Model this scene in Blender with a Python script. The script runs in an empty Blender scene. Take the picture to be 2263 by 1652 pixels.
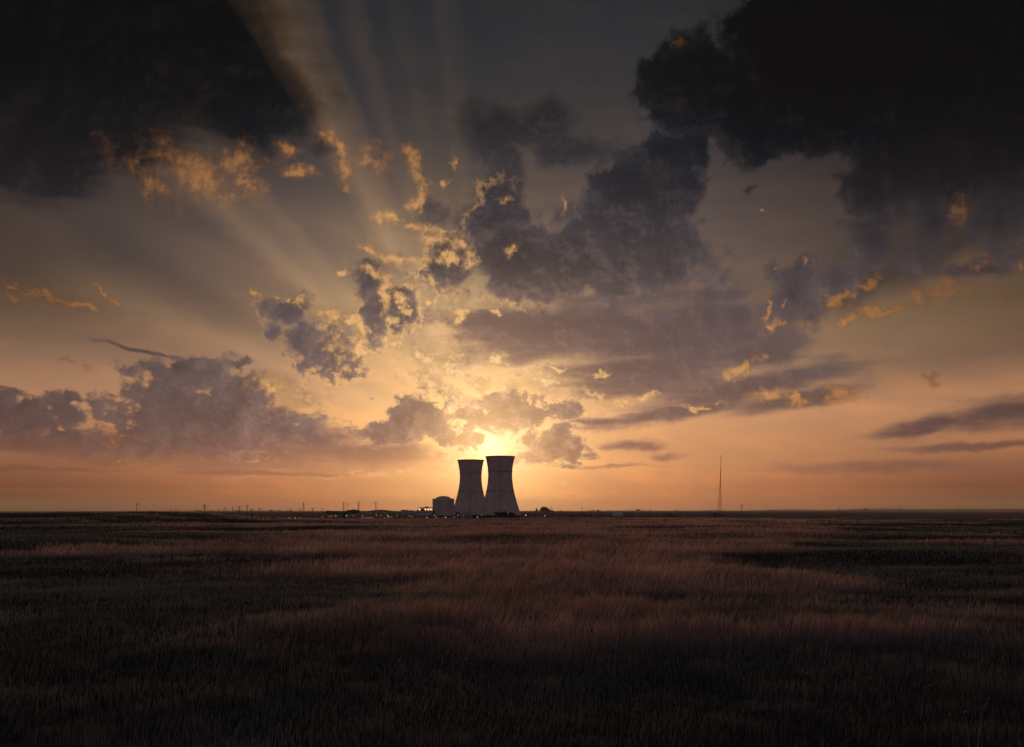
import bpy, bmesh, math, random
import numpy as np
from mathutils import Vector, Matrix

C = bpy.context.scene.collection
SC = bpy.context.scene
R = math.radians

# ------------------------------------------------------------------ camera
# metres; the eye is the origin, looking along +Y; the lens is shifted up like a view camera's
cd = bpy.data.cameras.new("camera")
cam = bpy.data.objects.new("camera", cd)
C.objects.link(cam)
cam.location = (0, 0, 0)
cam.rotation_euler = (R(90), 0, 0)
cd.sensor_width = 36
cd.lens = 36 * 1776 / 2263
cd.shift_y = 302 / 2263
cd.clip_start = 0.1
cd.clip_end = 60000
SC.camera = cam
SC.view_settings.view_transform = 'Standard'
SC.view_settings.look = 'None'
SC.view_settings.exposure = 0
SC.view_settings.gamma = 1
SC.cycles.max_bounces = 5
SC.cycles.diffuse_bounces = 2
SC.cycles.glossy_bounces = 1
SC.cycles.transmission_bounces = 3
SC.cycles.volume_bounces = 0
SC.cycles.transparent_max_bounces = 8
SC.cycles.use_denoising = True
SC.cycles.sample_clamp_indirect = 2
SC.cycles.sample_clamp_direct = 4

SUN_AZ, SUN_EL = R(-1.6), R(4.6)

# ------------------------------------------------------------------ sun
sl = bpy.data.lights.new("sun", 'SUN')
sl.energy = 1.1
sl.angle = R(4)
sl.color = (1.0, 0.62, 0.34)
sun = bpy.data.objects.new("sun", sl)
C.objects.link(sun)
sun_dir = Vector((math.sin(SUN_AZ) * math.cos(SUN_EL), math.cos(SUN_AZ) * math.cos(SUN_EL), math.sin(SUN_EL)))
sun.rotation_euler = sun_dir.to_track_quat('Z', 'Y').to_euler()


def lin(c):
    return tuple((x / 255 / 12.92) if x / 255 <= .04045 else ((x / 255 + .055) / 1.055) ** 2.4 for x in c)


# ------------------------------------------------------------------ sky (world nodes: a sunset sky with cloud layers by direction)
W = bpy.data.worlds.new("World")
SC.world = W
W.use_nodes = True
NT = W.node_tree
NT.nodes.clear()


class Q:
    """a socket with arithmetic"""
    def __init__(s, k): s.k = k
    def __add__(s, o): return mt('ADD', s, o)
    __radd__ = __add__
    def __mul__(s, o): return mt('MULTIPLY', s, o)
    __rmul__ = __mul__
    def __sub__(s, o): return mt('SUBTRACT', s, o)
    def __rsub__(s, o): return mt('SUBTRACT', o, s)
    def __truediv__(s, o): return mt('DIVIDE', s, o)


def put(i, v):
    if isinstance(v, Q):
        NT.links.new(v.k, i)
    else:
        i.default_value = v


def mt(op, *a, clamp=False):
    n = NT.nodes.new('ShaderNodeMath'); n.operation = op; n.use_clamp = clamp
    for i, v in zip(n.inputs, a): put(i, v)
    return Q(n.outputs[0])


def vm(op, *a):
    n = NT.nodes.new('ShaderNodeVectorMath'); n.operation = op
    for i, v in zip(n.inputs, a): put(i, v)
    return Q(n.outputs['Value' if op in ('LENGTH', 'DOT_PRODUCT') else 'Vector'])


def scale(v, f):
    n = NT.nodes.new('ShaderNodeVectorMath'); n.operation = 'SCALE'
    put(n.inputs[0], v); put(n.inputs[3], f)
    return Q(n.outputs[0])


def xyz(x, y, z=0.0):
    n = NT.nodes.new('ShaderNodeCombineXYZ')
    for i, v in zip(n.inputs, (x, y, z)): put(i, v)
    return Q(n.outputs[0])


def sep(v):
    n = NT.nodes.new('ShaderNodeSeparateXYZ'); put(n.inputs[0], v)
    return [Q(o) for o in n.outputs]


def smooth(v, a, b, lo=0.0, hi=1.0):
    n = NT.nodes.new('ShaderNodeMapRange'); n.interpolation_type = 'SMOOTHSTEP'
    for i, w in zip(n.inputs, (v, a, b, lo, hi)): put(i, w)
    return Q(n.outputs[0])


def ramp(v, stops, lo, hi, interp='LINEAR'):
    n = NT.nodes.new('ShaderNodeValToRGB'); r = n.color_ramp; r.interpolation = interp
    put(n.inputs[0], (v - lo) * (1 / (hi - lo)))
    while len(r.elements) > 1: r.elements.remove(r.elements[-1])
    for k, (p, c) in enumerate(stops):
        e = r.elements[0] if k == 0 else r.elements.new((p - lo) / (hi - lo))
        e.position = (p - lo) / (hi - lo)
        e.color = (*(lin(c) if isinstance(c, tuple) else (c, c, c)), 1)
    return Q(n.outputs[0])


def fmix(f, a, b):
    n = NT.nodes.new('ShaderNodeMix'); n.data_type = 'RGBA'; n.clamp_factor = True
    put(n.inputs[0], f)
    for i, v in ((n.inputs[6], a), (n.inputs[7], b)):
        if isinstance(v, Q): NT.links.new(v.k, i)
        else: i.default_value = (*v, 1)
    return Q(n.outputs[2])


def noise(v, sc, detail=5, rough=.55, dist=0.0, color=False):
    n = NT.nodes.new('ShaderNodeTexNoise'); n.noise_dimensions = '3D'
    put(n.inputs['Vector'], v)
    n.inputs['Scale'].default_value = sc; n.inputs['Detail'].default_value = detail
    n.inputs['Roughness'].default_value = rough; n.inputs['Distortion'].default_value = dist
    return Q(n.outputs[1 if color else 0])


def gauss(d, w):
    return mt('EXPONENT', mt('MULTIPLY', mt('MULTIPLY', d, d), -1 / (w * w)))


def fall(d, w):
    return mt('EXPONENT', d * (-1 / w))


tc = NT.nodes.new('ShaderNodeTexCoord')
dx, dy, dz = sep(Q(tc.outputs['Generated']))
hyp = mt('SQRT', dx * dx + dy * dy)
AZ = mt('ARCTAN2', dx, dy)
X = AZ * 17.76                                       # azimuth, 1 unit = 3.2 degrees
Y = mt('MINIMUM', mt('DIVIDE', dz, mt('MAXIMUM', hyp, .02)) * 17.76, 45.0)   # height above the horizon, same unit
P = xyz(X, Y)


def loc(x, y):
    az = math.atan((x - 1131.5) / 1776)
    return az * 17.76, (1128 - y) * math.cos(az) / 100, math.cos(az)


SX, SY, _ = loc(1083, 985)
dS = vm('LENGTH', vm('SUBTRACT', P, (SX, SY, 0)))    # angular distance from the sun
ANG = mt('ARCTAN2', Y - SY, X - SX) * (180 / math.pi)


class Layer:
    """clouds placed by direction: soft ellipses whose outlines are broken up by fractal noise"""
    def __init__(s, src, unit=0): s.src = src; s.unit = unit; s.rot = {0: src}; s.f = None
    def coords(s, a):
        if a not in s.rot:
            c, n = math.cos(R(a)), math.sin(R(a))
            s.rot[a] = xyz(vm('DOT_PRODUCT', s.src, (c, n, 0)), vm('DOT_PRODUCT', s.src, (-n, c, 0)))
        return s.rot[a]
    def add(s, x, y, rx, ry, a=0, w=1.0):
        px, py, c = loc(x, y)
        rx, ry = rx * c * c / 100, ry * c / 100
        if s.unit: w = w * max(min(rx, ry) / s.unit, .45)
        ca, sa = math.cos(R(a)), math.sin(R(a))
        u, v = px * ca + py * sa, -px * sa + py * ca
        d = vm('LENGTH', vm('MULTIPLY_ADD', s.coords(a), (1 / rx, 1 / ry, 0), (-u / rx, -v / ry, 0)))
        e = mt('MULTIPLY_ADD', d, -w, w)
        s.f = e if s.f is None else mt('MAXIMUM', s.f, e)
    def path(s, r, *pts, w=1.0):
        for (x0, y0), (x1, y1) in zip(pts, pts[1:]):
            l = math.hypot(x1 - x0, y1 - y0)
            s.add((x0 + x1) / 2, (y0 + y1) / 2, l * .62 + r * .6, r, round(math.degrees(math.atan2(y0 - y1, x1 - x0)) / 15) * 15 % 180, w)
        return s
    def extend(s, rows):
        for r in rows: s.add(*r)
        return s


# noise fields, squashed towards the horizon as a cloud deck seen edge-on is
PN = xyz(X * 1.0, Y * .8 + 2.6 * (1.0 - fall(Y, 2.0)), 3.7)
w1 = vm('SUBTRACT', noise(PN, .95, 7, .62, color=True), (.5, .5, .5))
w2 = vm('SUBTRACT', noise(PN, 2.7, 5, .62, color=True), (.5, .5, .5))
n_fine = noise(PN, 3.4, 6, .62)
n_mid = noise(vm('ADD', PN, (7.3, 2.1, 5.0)), 1.15, 6, .6)
# the same fields sampled a little nearer the sun: the difference is the light on each billow's sun side
TS = vm('NORMALIZE', vm('SUBTRACT', (SX, SY, 0), P))
PN2 = vm('MULTIPLY_ADD', TS, (.22, .22, 0), PN)
n_fine2 = noise(vm('MULTIPLY_ADD', TS, (.07, .07, 0), PN), 3.4, 5, .62)
n_mid2 = noise(vm('ADD', PN2, (7.3, 2.1, 5.0)), 1.15, 5, .6)
EMB = (n_mid - n_mid2) * 3.2 + (n_fine - n_fine2) * 2.4
n_tex = noise(vm('ADD', PN, (2.2, 5.5, 9.0)), 7.0, 5, .6)
n_big = noise(vm('ADD', PN, (1.3, 9.1, 2.0)), .42, 5, .55)
n_str = noise(xyz(X * .32 + 4.0, Y * 2.6, 1.0), 1.1, 5, .55)

PA = vm('MULTIPLY_ADD', w2, (.35, .35, 0), vm('MULTIPLY_ADD', w1, (1.35, 1.15, 0), P))      # lumpy
PS = vm('MULTIPLY_ADD', w2, (.25, .08, 0), vm('MULTIPLY_ADD', w1, (1.3, .38, 0), P))        # flat, streaky
PG = vm('MULTIPLY_ADD', w2, (.5, .5, 0), vm('MULTIPLY_ADD', w1, (.75, .65, 0), P))          # small torn puffs

# --- clear sky behind the clouds
base = ramp(Y, [(0, (182, 108, 76)), (.35, (198, 124, 80)), (1.0, (206, 142, 96)), (2.0, (204, 148, 106)), (3.0, (166, 128, 102)), (4.2, (132, 108, 92)),
                (5.6, (106, 90, 84)), (7.2, (76, 67, 67)), (9.0, (53, 51, 53)), (11.3, (41, 42, 46)), (16, (40, 42, 48)), (45, (36, 40, 48))], 0, 45)
aX = mt('ABSOLUTE', X)
edge = smooth(aX, 2.0, 11.0)
hfac = 1.0 - edge * (.68 * fall(Y, 1.5) + .12 + .52 * smooth(Y, 2.0, 4.4))
hfac = hfac * (1.0 - .28 * smooth(X, 2.0, 8.5) * smooth(Y, 1.8, 3.4)) * (1.0 - .28 * edge * fall(Y, .5))
base = scale(base, hfac)
base = vm('MULTIPLY', base, fmix(edge * fall(Y, 1.0), (1, 1, 1), (.98, .94, 1.15)))
glow1 = gauss(dS, 3.6) * .20
glow2 = gauss(dS, 1.7) * .42 + gauss(vm('LENGTH', vm('SUBTRACT', P, (-1.7, 3.7, 0))), 2.4) * .17
wide = gauss(vm('LENGTH', vm('MULTIPLY_ADD', P, (.42, 1.15, 0), (-SX * .42, -2.0 * 1.15, 0))), 1.35) * .17
glow3 = fall(dS, .45) * .9
sunglow = vm('ADD', scale((1.0, .58, .20), glow1 + wide), vm('ADD', scale((1.0, .66, .22), glow2), scale((1.0, .86, .5), glow3)))
sky = vm('ADD', base, sunglow)
# thin high veil, brushed by wind
veil = smooth(noise(xyz(X * .35 - Y * .1, Y * 1.3 + X * .16, 8.0), 1.0, 6, .6), .42, .75)
sky = vm('MULTIPLY', sky, fmix(veil * .8, (1, 1, 1), (1.34, 1.2, 1.06)))

# --- sunbeams that fan out from behind the clouds
beam = ramp(ANG + (n_mid - .5) * 4.0, [(0, .25), (8, .3), (13, .55), (17.5, .6), (22, .2), (30, .32), (45, .25), (60, .3), (80, .3), (93, .28), (95.0, .34), (96.5, .38), (98, .25),
            (102.5, .33), (105, .22), (107.5, .42), (110.5, .28), (113, .55), (116.5, .85), (119.5, .45), (122, .15), (130, .25), (133.5, .5), (136, .47), (139, .66), (143.5, .27), (149, .33),
            (154, .2), (160, .5), (165, .3), (172, .36), (180, .3)], 0, 180, 'EASE')
beam = (beam - .3) * (1.0 - smooth(ANG, 123, 128) * smooth(dS, 7.8, 9.8))
b_near = smooth(dS, .8, 4.0) * smooth(dS, 14.0, 9.0, 0, 1)

# --- dark cloud layers
A = Layer(PA, .6).extend([
    # big black cloud, upper right
    (1980, 110, 420, 210), (1760, 220, 190, 120), (2160, 250, 330, 210), (1850, 220, 230, 125), (1530, 190, 125, 125), (1660, 250, 110, 130), (1730, 60, 150, 90), (1540, 110, 60, 40), (1955, 400, 110, 80), (2215, 385, 150, 72),
    (1915, 540, 55, 50), (2050, 500, 60, 100, -20), (2200, 500, 85, 80), (2160, 590, 80, 20), (1950, 480, 80, 40),
    # middle mass with its flat base
    (1150, 575, 130, 90), (1290, 570, 230, 95), (1420, 460, 140, 145), (1485, 560, 105, 85), (1470, 350, 85, 75), (1545, 310, 55, 65), (1370, 620, 250, 48), (1100, 440, 50, 40), (1100, 530, 80, 100), (1200, 600, 150, 60), (1450, 590, 150, 60), (1330, 600, 270, 55),
    # cumulus, right
    (1765, 640, 75, 72), (1850, 620, 60, 45), (1790, 700, 60, 45), (1720, 600, 25, 22),
    # torn towers left of the middle
    (810, 610, 50, 55), (830, 690, 38, 75), (885, 690, 45, 42), (1000, 590, 70, 60), (640, 680, 62, 42), (605, 735, 20, 25), (680, 765, 75, 46), (720, 800, 80, 25), (530, 795, 35, 25),
    # cumulus round the sun
    (915, 930, 82, 54), (840, 952, 80, 28), (960, 955, 70, 28), (1115, 905, 66, 46), (1050, 922, 85, 22), (1170, 922, 75, 26), (1240, 915, 36, 36), (1222, 990, 76, 40), (1245, 965, 40, 32), (1265, 1005, 48, 30), (1165, 972, 26, 14), (1045, 970, 10, 30),
    # bank, left
    (410, 828, 130, 40), (370, 880, 120, 45), (470, 925, 230, 66), (270, 935, 50, 30), (600, 950, 130, 40), (60, 935, 100, 44), (135, 905, 36, 30), (15, 915, 60, 40), (530, 880, 100, 50), (430, 970, 260, 40), (130, 955, 70, 34),
])
B = Layer(PS).extend([
    (1230, 730, 330, 85), (1480, 750, 300, 120), (1560, 710, 160, 85), (1430, 820, 280, 70), (1690, 780, 130, 60, 12),    # lower sheet
    (1640, 860, 300, 42, 8), (1480, 915, 280, 22, 8), (1750, 880, 200, 30, 10), (1330, 930, 120, 14),
    (450, 1000, 580, 54), (820, 1005, 200, 40), (90, 985, 240, 34), (620, 970, 320, 40), (120, 1035, 300, 10), (560, 1045, 260, 9),
    (2230, 912, 260, 44, 7), (2080, 935, 160, 22, 6), (2050, 950, 160, 15, 4), (1950, 1035, 330, 16, 0), (2160, 985, 240, 10, 3), (1410, 985, 85, 13), (1480, 1008, 50, 14), (1330, 1032, 160, 6),
    (690, 925, 70, 10), (700, 965, 50, 7), (640, 930, 60, 8), (40, 868, 50, 10, -15), (2190, 590, 130, 26, 4), (300, 775, 120, 6, -8),
])
S2 = Layer(PA).extend([(1130, 290, 170, 75), (1260, 330, 130, 50), (1110, 370, 60, 70), (1360, 335, 40, 22), (1430, 330, 40, 20), (1250, 470, 60, 30), (1640, 430, 20, 12),
                       (950, 700, 80, 30), (960, 470, 50, 60), (1050, 480, 90, 70), (700, 330, 40, 20)])

D = Layer(PS).extend([(60, 130, 560, 260), (330, 90, 460, 270), (500, 190, 260, 170), (40, 330, 260, 130), (240, 290, 200, 110), (60, 400, 200, 40), (620, 230, 110, 110)])   # soft black cloud, upper left
MO = Layer(PG).extend([(960, 790, 330, 110, -8), (1100, 850, 260, 70), (800, 730, 170, 90), (885, 640, 150, 150), (960, 560, 110, 60), (720, 770, 120, 90), (640, 850, 140, 80)])
FA = A.f + .08 + (n_mid - .5) * 1.5 + (n_fine - .5) * 1.1
FB = B.f + (n_str - .5) * 1.3 + (n_mid - .5) * .9 + (n_fine - .5) * .4
F2 = S2.f + (n_mid - .5) * 1.5
aA = smooth(FA, smooth(Y, 1.0, 5.0, -.02, -.10), smooth(Y, 1.0, 5.0, .16, .42))
aB = smooth(FB, smooth(Y, 2.0, 4.0, -.26, -.15), smooth(Y, 2.0, 4.0, .7, .5)) * smooth(Y, .7, 1.6, .55, .96)
a2 = smooth(F2, -.1, .7) * .75
aD = smooth(D.f + (n_mid - .5) * .8 + (n_str - .5) * .5, -.08, .42) * .93
FM = mt('MINIMUM', MO.f, .4) + (n_mid - .5) * 2.2 + (n_fine - .5) * 1.3
aM = smooth(FM, .05, .75) * .6

shade = ramp(Y, [(0, (150, 96, 78)), (.9, (146, 101, 84)), (1.8, (119, 93, 88)), (2.8, (103, 85, 83)), (3.8, (93, 79, 80)), (5.0, (78, 68, 70)), (6.2, (58, 54, 60)),
                 (7.4, (34, 35, 41)), (8.8, (15, 17, 20)), (11.3, (9, 10, 11)), (20, (22, 24, 30)), (45, (30, 33, 40))], 0, 45)
side = smooth(aX, 3.0, 11.0)
black = 1.0 - .62 * smooth(aX, 2.6, 6.0) * smooth(Y, 4.6, 7.0)
deep = smooth(FA, .1, 1.3)
relief = mt('MINIMUM', mt('MAXIMUM', 1.0 + EMB * (.22 + .3 * fall(dS, 4.0)), .55), 1.8)
body = scale(shade, (1.0 - side * .52) * (.62 + .55 * n_mid + .25 * n_big) * relief * black)
body = vm('ADD', body, vm('ADD', scale((1.0, .48, .17), gauss(dS, 2.6) * .16), scale((1.0, .6, .2), gauss(dS, 1.2) * .5)))
body = vm('ADD', body, scale((.50, .27, .11), mt('MAXIMUM', EMB, 0.0) * fall(dS, 3.2) * .5))
body = vm('MULTIPLY', body, fmix(smooth(Y, 6.0, 9.0), (1, 1, 1), (.80, .93, 1.12)))
shade = scale(body, mt('SUBTRACT', 1.22, deep * .38))
sheet = scale(body, mt('DIVIDE', 1.0 + EMB * .12, relief) * smooth(FB, .2, 1.0, 1.14, .9))

# the clouds' thin edges, lit through by the low sun
near = fall(dS, 5.5)
lit = mt('MAXIMUM', smooth(X, 1.2, -1.0) * smooth(dS, 9.0, 6.0), smooth(dS, 3.4, 1.6))
rimA = lit * smooth(FA, -.16, .03) * smooth(FA, .3, .06) * smooth(n_tex, .36, .6) * smooth(n_big, .38, .62)
rimB = lit * smooth(FB, -.2, .05) * smooth(FB, .35, .08) * smooth(n_fine, .42, .62) * .6
gold = ramp(dS, [(0, (255, 232, 180)), (1.2, (250, 208, 150)), (3, (240, 186, 122)), (5, (214, 158, 98)), (7, (186, 126, 70)), (9, (140, 92, 52)), (12, (110, 76, 52)), (18, (60, 48, 44))], 0, 18)

G = Layer(PG).extend([
    (430, 385, 150, 66, -22, .95), (330, 400, 90, 30, -38, .8), (520, 350, 60, 50), (540, 400, 50, 20), (330, 400, 110, 50, -35, .5), (660, 378, 52, 16), (630, 330, 28, 26), (735, 310, 30, 30, 0, .8), (825, 352, 50, 42, 0, .7),
    (1015, 690, 26, 32), (945, 662, 16, 14), (1003, 360, 10, 26), (985, 400, 14, 14), (1112, 438, 20, 11), (1247, 455, 9, 26), (1133, 557, 24, 22), (1090, 685, 22, 10),
    (665, 665, 20, 20), (735, 770, 40, 60, 0, .6), (990, 790, 120, 40, 0, .6), (1160, 850, 110, 26, 0, .7), (600, 850, 90, 40, 0, .6), (640, 890, 90, 40, 0, .6), (1100, 795, 50, 20),
    (100, 648, 130, 14, -14), (170, 672, 80, 12, -14), (40, 640, 60, 10, -8), (30, 662, 26, 14), (252, 670, 14, 20), (225, 645, 40, 10, -35), (50, 736, 26, 7), (150, 801, 42, 7), (200, 815, 12, 10),
    (1858, 665, 46, 26, 18), (1697, 665, 12, 46), (1735, 672, 12, 16), (1710, 720, 16, 22), (1930, 632, 36, 32), (2060, 655, 110, 34, 8, .7), (1940, 695, 160, 14, 10), (2150, 640, 30, 14), (1640, 815, 82, 24, 22), (1690, 875, 62, 26), (1760, 880, 60, 24), (1855, 868, 66, 30), (2060, 842, 26, 26), (1780, 588, 10, 12), (1720, 592, 12, 8),
    (2115, 470, 30, 60, -25, .7), (2245, 580, 24, 26), (2150, 590, 40, 16), (1688, 465, 9, 9), (1500, 95, 12, 12, 0, .5), (2240, 655, 60, 18, 0, .5), (1420, 875, 40, 14), (1540, 900, 60, 12),
    (270, 965, 60, 8), (300, 1015, 300, 8, 0, .6), (250, 985, 30, 18, 0, .7), (1330, 830, 40, 8), (1240, 810, 30, 8),
])
for r, pts in ((24, [(905, 325), (915, 370), (938, 420), (925, 452), (905, 450)]), (22, [(822, 492), (850, 465), (885, 490), (930, 505), (978, 522)]), (27, [(940, 532), (985, 545), (1030, 560), (1042, 592)]),
               (17, [(782, 543), (840, 560), (900, 575), (960, 578), (1010, 566)]), (20, [(785, 590), (850, 600), (872, 625), (850, 650), (848, 682)]), (10, [(728, 597), (765, 608)]), (13, [(870, 655), (897, 672), (892, 700)]),
               (21, [(700, 706), (750, 695), (790, 705), (802, 742), (772, 800)]), (25, [(732, 302), (755, 350), (766, 402)]), (10, [(545, 638), (572, 660)]), (10, [(592, 655), (622, 651), (655, 664), (672, 676)]),
               (21, [(830, 738), (900, 770), (960, 800), (1040, 850), (1082, 850)]), (18, [(890, 818), (955, 858), (1000, 872)]), (13, [(1130, 828), (1180, 850), (1242, 845)]), (13, [(1288, 855), (1340, 886), (1402, 886)])):
    G.path(r, *pts)
FG = G.f + (n_fine - .5) * 1.5 + (n_mid - .5) * .5 + (n_tex - .5) * .5 + EMB * .12
aG = smooth(FG, smooth(Y, 4.0, 7.5, .0, -.2), smooth(Y, 4.0, 7.5, .8, 1.25))

# --- compose, far to near
sky = vm('ADD', sky, scale((.34, .20, .085), mt('MAXIMUM', beam, smooth(Y, 6.0, 4.0, -.02, -.2)) * b_near * smooth(Y, 8.5, 3.5, .12, .8)))
sky = fmix(aM * .95, sky, scale(vm('ADD', shade, scale(gold, (smooth(FM, .8, .2) * .75 + mt('MAXIMUM', EMB, 0.0) * .7) * near)), 1.0))
sky = fmix(aD, sky, vm('MULTIPLY', shade, (.8, .85, .88)))
sky = fmix(a2, sky, vm('MULTIPLY', shade, (1.1, 1.05, 1.05)))
sky = fmix(aB, sky, vm('MULTIPLY', sheet, (1.06, 1.0, 1.0)))
sky = vm('ADD', sky, scale(gold, rimB * near * .55))
sky = fmix(aA, sky, shade)
sky = fmix(rimA * mt('MINIMUM', near * 1.9, 1.0) * .9, sky, gold)
sky = fmix(aG * smooth(dS, 13.0, 3.0, .6, .8), sky, scale(gold, .30 + .45 * n_tex + .5 * smooth(FG, .2, .9) + mt('MAXIMUM', EMB, -.5) * .3))
sky = vm('ADD', sky, scale((.085, .044, .017), mt('MAXIMUM', beam, -.02) * b_near * smooth(Y, 5.0, 8.0, .3, 1.0)))
sky = vm('MAXIMUM', sky, (.002, .002, .0022))

# the half of the sky behind the viewer: plain mauve dusk
east = ramp(Y, [(0, (118, 92, 97)), (3, (124, 106, 115)), (8, (104, 98, 112)), (20, (68, 72, 86)), (45, (46, 50, 60))], 0, 45)
sky = fmix(smooth(aX, 14.0, 22.0), sky, vm('MULTIPLY', east, fmix(n_big, (.8, .8, .8), (1.75, 1.75, 1.75))))

nish = NT.nodes.new('ShaderNodeTexSky'); nish.sky_type = 'NISHITA'; nish.sun_disc = False
nish.sun_elevation = SUN_EL; nish.sun_rotation = SUN_AZ; nish.dust_density = 3; nish.air_density = 1
bg = NT.nodes.new('ShaderNodeBackground'); put(bg.inputs[0], sky); bg.inputs[1].default_value = 1.0
bn = NT.nodes.new('ShaderNodeBackground'); NT.links.new(nish.outputs[0], bn.inputs[0]); bn.inputs[1].default_value = 0.001
ad = NT.nodes.new('ShaderNodeAddShader')
wo = NT.nodes.new('ShaderNodeOutputWorld')
NT.links.new(bg.outputs[0], ad.inputs[0]); NT.links.new(bn.outputs[0], ad.inputs[1]); NT.links.new(ad.outputs[0], wo.inputs[0])
W.cycles.sampling_method = 'MANUAL'
W.cycles.sample_map_resolution = 1024

# ------------------------------------------------------------------ helpers
rng = np.random.default_rng(7)
random.seed(7)
FO = 3170.0                                          # focal length in pixels of the full photograph


def at(xo, yo, d):
    """the point at depth d (metres along +Y) seen at pixel xo, yo of the photograph"""
    return Vector(((xo - 2020) / FO * d, d, (2013.5 - yo) / FO * d))


def material(name, color, rough=.9, var=.25, nscale=.2, emit=None, estr=0, metal=0, color2=None, bump=0):
    m = bpy.data.materials.new(name); m.use_nodes = True
    t = m.node_tree; b = t.nodes['Principled BSDF']
    b.inputs['Roughness'].default_value = rough; b.inputs['Metallic'].default_value = metal
    b.inputs['Specular IOR Level'].default_value = .15
    if emit:
        b.inputs['Base Color'].default_value = (*color, 1)
        b.inputs['Emission Color'].default_value = (*emit, 1); b.inputs['Emission Strength'].default_value = estr
        return m
    co = t.nodes.new('ShaderNodeTexCoord'); n = t.nodes.new('ShaderNodeTexNoise')
    n.inputs['Scale'].default_value = nscale; n.inputs['Detail'].default_value = 6
    r = t.nodes.new('ShaderNodeMix'); r.data_type = 'RGBA'
    c2 = color2 or tuple(c * (1 + var) for c in color)
    r.inputs[6].default_value = (*[c * (1 - var) for c in color], 1); r.inputs[7].default_value = (*c2, 1)
    t.links.new(co.outputs['Object'], n.inputs['Vector']); t.links.new(n.outputs[0], r.inputs[0]); t.links.new(r.outputs[2], b.inputs['Base Color'])
    if bump:
        bm_ = t.nodes.new('ShaderNodeBump'); bm_.inputs['Distance'].default_value = bump
        t.links.new(n.outputs[0], bm_.inputs['Height']); t.links.new(bm_.outputs[0], b.inputs['Normal'])
    return m


def concrete(name, color):
    """weathered concrete with long vertical rain streaks and faint lift joints"""
    m = material(name, color, .95)
    t = m.node_tree; b = t.nodes['Principled BSDF']
    for n in list(t.nodes):
        if n.type in ('TEX_NOISE', 'MIX'): t.nodes.remove(n)
    co = next(n for n in t.nodes if n.type == 'TEX_COORD')
    mp = t.nodes.new('ShaderNodeMapping'); mp.inputs['Scale'].default_value = (.35, .35, .02)
    n1 = t.nodes.new('ShaderNodeTexNoise'); n1.inputs['Scale'].default_value = 1; n1.inputs['Detail'].default_value = 6
    n2 = t.nodes.new('ShaderNodeTexNoise'); n2.inputs['Scale'].default_value = .06; n2.inputs['Detail'].default_value = 5
    wv = t.nodes.new('ShaderNodeTexWave'); wv.bands_direction = 'Z'; wv.inputs['Scale'].default_value = .12; wv.inputs['Distortion'].default_value = .4
    t.links.new(co.outputs['Object'], mp.inputs[0]); t.links.new(mp.outputs[0], n1.inputs['Vector'])
    t.links.new(co.outputs['Object'], n2.inputs['Vector']); t.links.new(co.outputs['Object'], wv.inputs['Vector'])
    a = t.nodes.new('ShaderNodeMath'); a.operation = 'MULTIPLY_ADD'; a.inputs[1].default_value = .6
    t.links.new(n1.outputs[0], a.inputs[0]); t.links.new(n2.outputs[0], a.inputs[2])
    a2_ = t.nodes.new('ShaderNodeMath'); a2_.operation = 'MULTIPLY_ADD'; a2_.inputs[1].default_value = .12
    t.links.new(wv.outputs['Fac'], a2_.inputs[0]); t.links.new(a.outputs[0], a2_.inputs[2])
    r = t.nodes.new('ShaderNodeMapRange'); r.inputs[1].default_value = .45; r.inputs[2].default_value = 1.2
    mx = t.nodes.new('ShaderNodeMix'); mx.data_type = 'RGBA'
    mx.inputs[6].default_value = (*[c * .68 for c in color], 1); mx.inputs[7].default_value = (*[c * 1.22 for c in color], 1)
    t.links.new(a2_.outputs[0], r.inputs[0]); t.links.new(r.outputs[0], mx.inputs[0]); t.links.new(mx.outputs[2], b.inputs['Base Color'])
    return m


M = dict(
    concrete=concrete('tower_concrete', (.38, .30, .26)),
    containment=concrete('containment_concrete', (.36, .30, .27)),
    joint=material('dark_joint', (.09, .085, .085), .9),
    cladding=material('metal_cladding', (.26, .26, .27), .6, .2, .3),
    roof=material('roof_sheet', (.12, .115, .11), .7),
    darksteel=material('dark_steel', (.07, .065, .06), .6),
    galv=material('galvanised_steel', (.16, .15, .145), .55),
    redsteel=material('red_oxide_steel', (.30, .09, .05), .6),
    wood=material('creosoted_wood', (.06, .045, .035), .9),
    bark=material('bark', (.07, .05, .04), .95),
    leaf=material('dark_leaves', (.02, .03, .016), .8, .5, 1.5),
    leafdry=material('dusty_leaves', (.07, .055, .03), .8, .5, 1.2),
    white=material('white_paint', (.75, .74, .72), .5),
    glass=material('dark_glass', (.03, .035, .04), .2),
    rubber=material('tyre_rubber', (.02, .02, .02), .8),
    tin=material('galvanised_sheet', (.30, .31, .33), .5, .2, .5),
    decklamp=material('deck_lamp_glow', (.9, .85, .75), .4, emit=(1.0, .70, .45), estr=5),
    warmlamp=material('warm_lamp_glow', (.9, .8, .65), .4, emit=(1.0, .66, .38), estr=1.9),
    faintlamp=material('faint_lamp_glow', (.9, .85, .75), .4, emit=(1.0, .8, .62), estr=.9),
    lamp=material('lamp_glow', (.9, .85, .75), .4, emit=(1.0, .78, .55), estr=3.2),
)


def finish(o, mat, parent):
    if mat: o.data.materials.append(mat)
    C.objects.link(o)
    if parent: o.parent = parent
    return o


def obj(name, verts, faces, mat, parent=None, smooth_=False):
    me = bpy.data.meshes.new(name)
    me.from_pydata([tuple(v) for v in verts], [], faces)
    me.update()
    if smooth_:
        me.polygons.foreach_set('use_smooth', [True] * len(me.polygons))
    return finish(bpy.data.objects.new(name, me), mat, parent)


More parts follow.
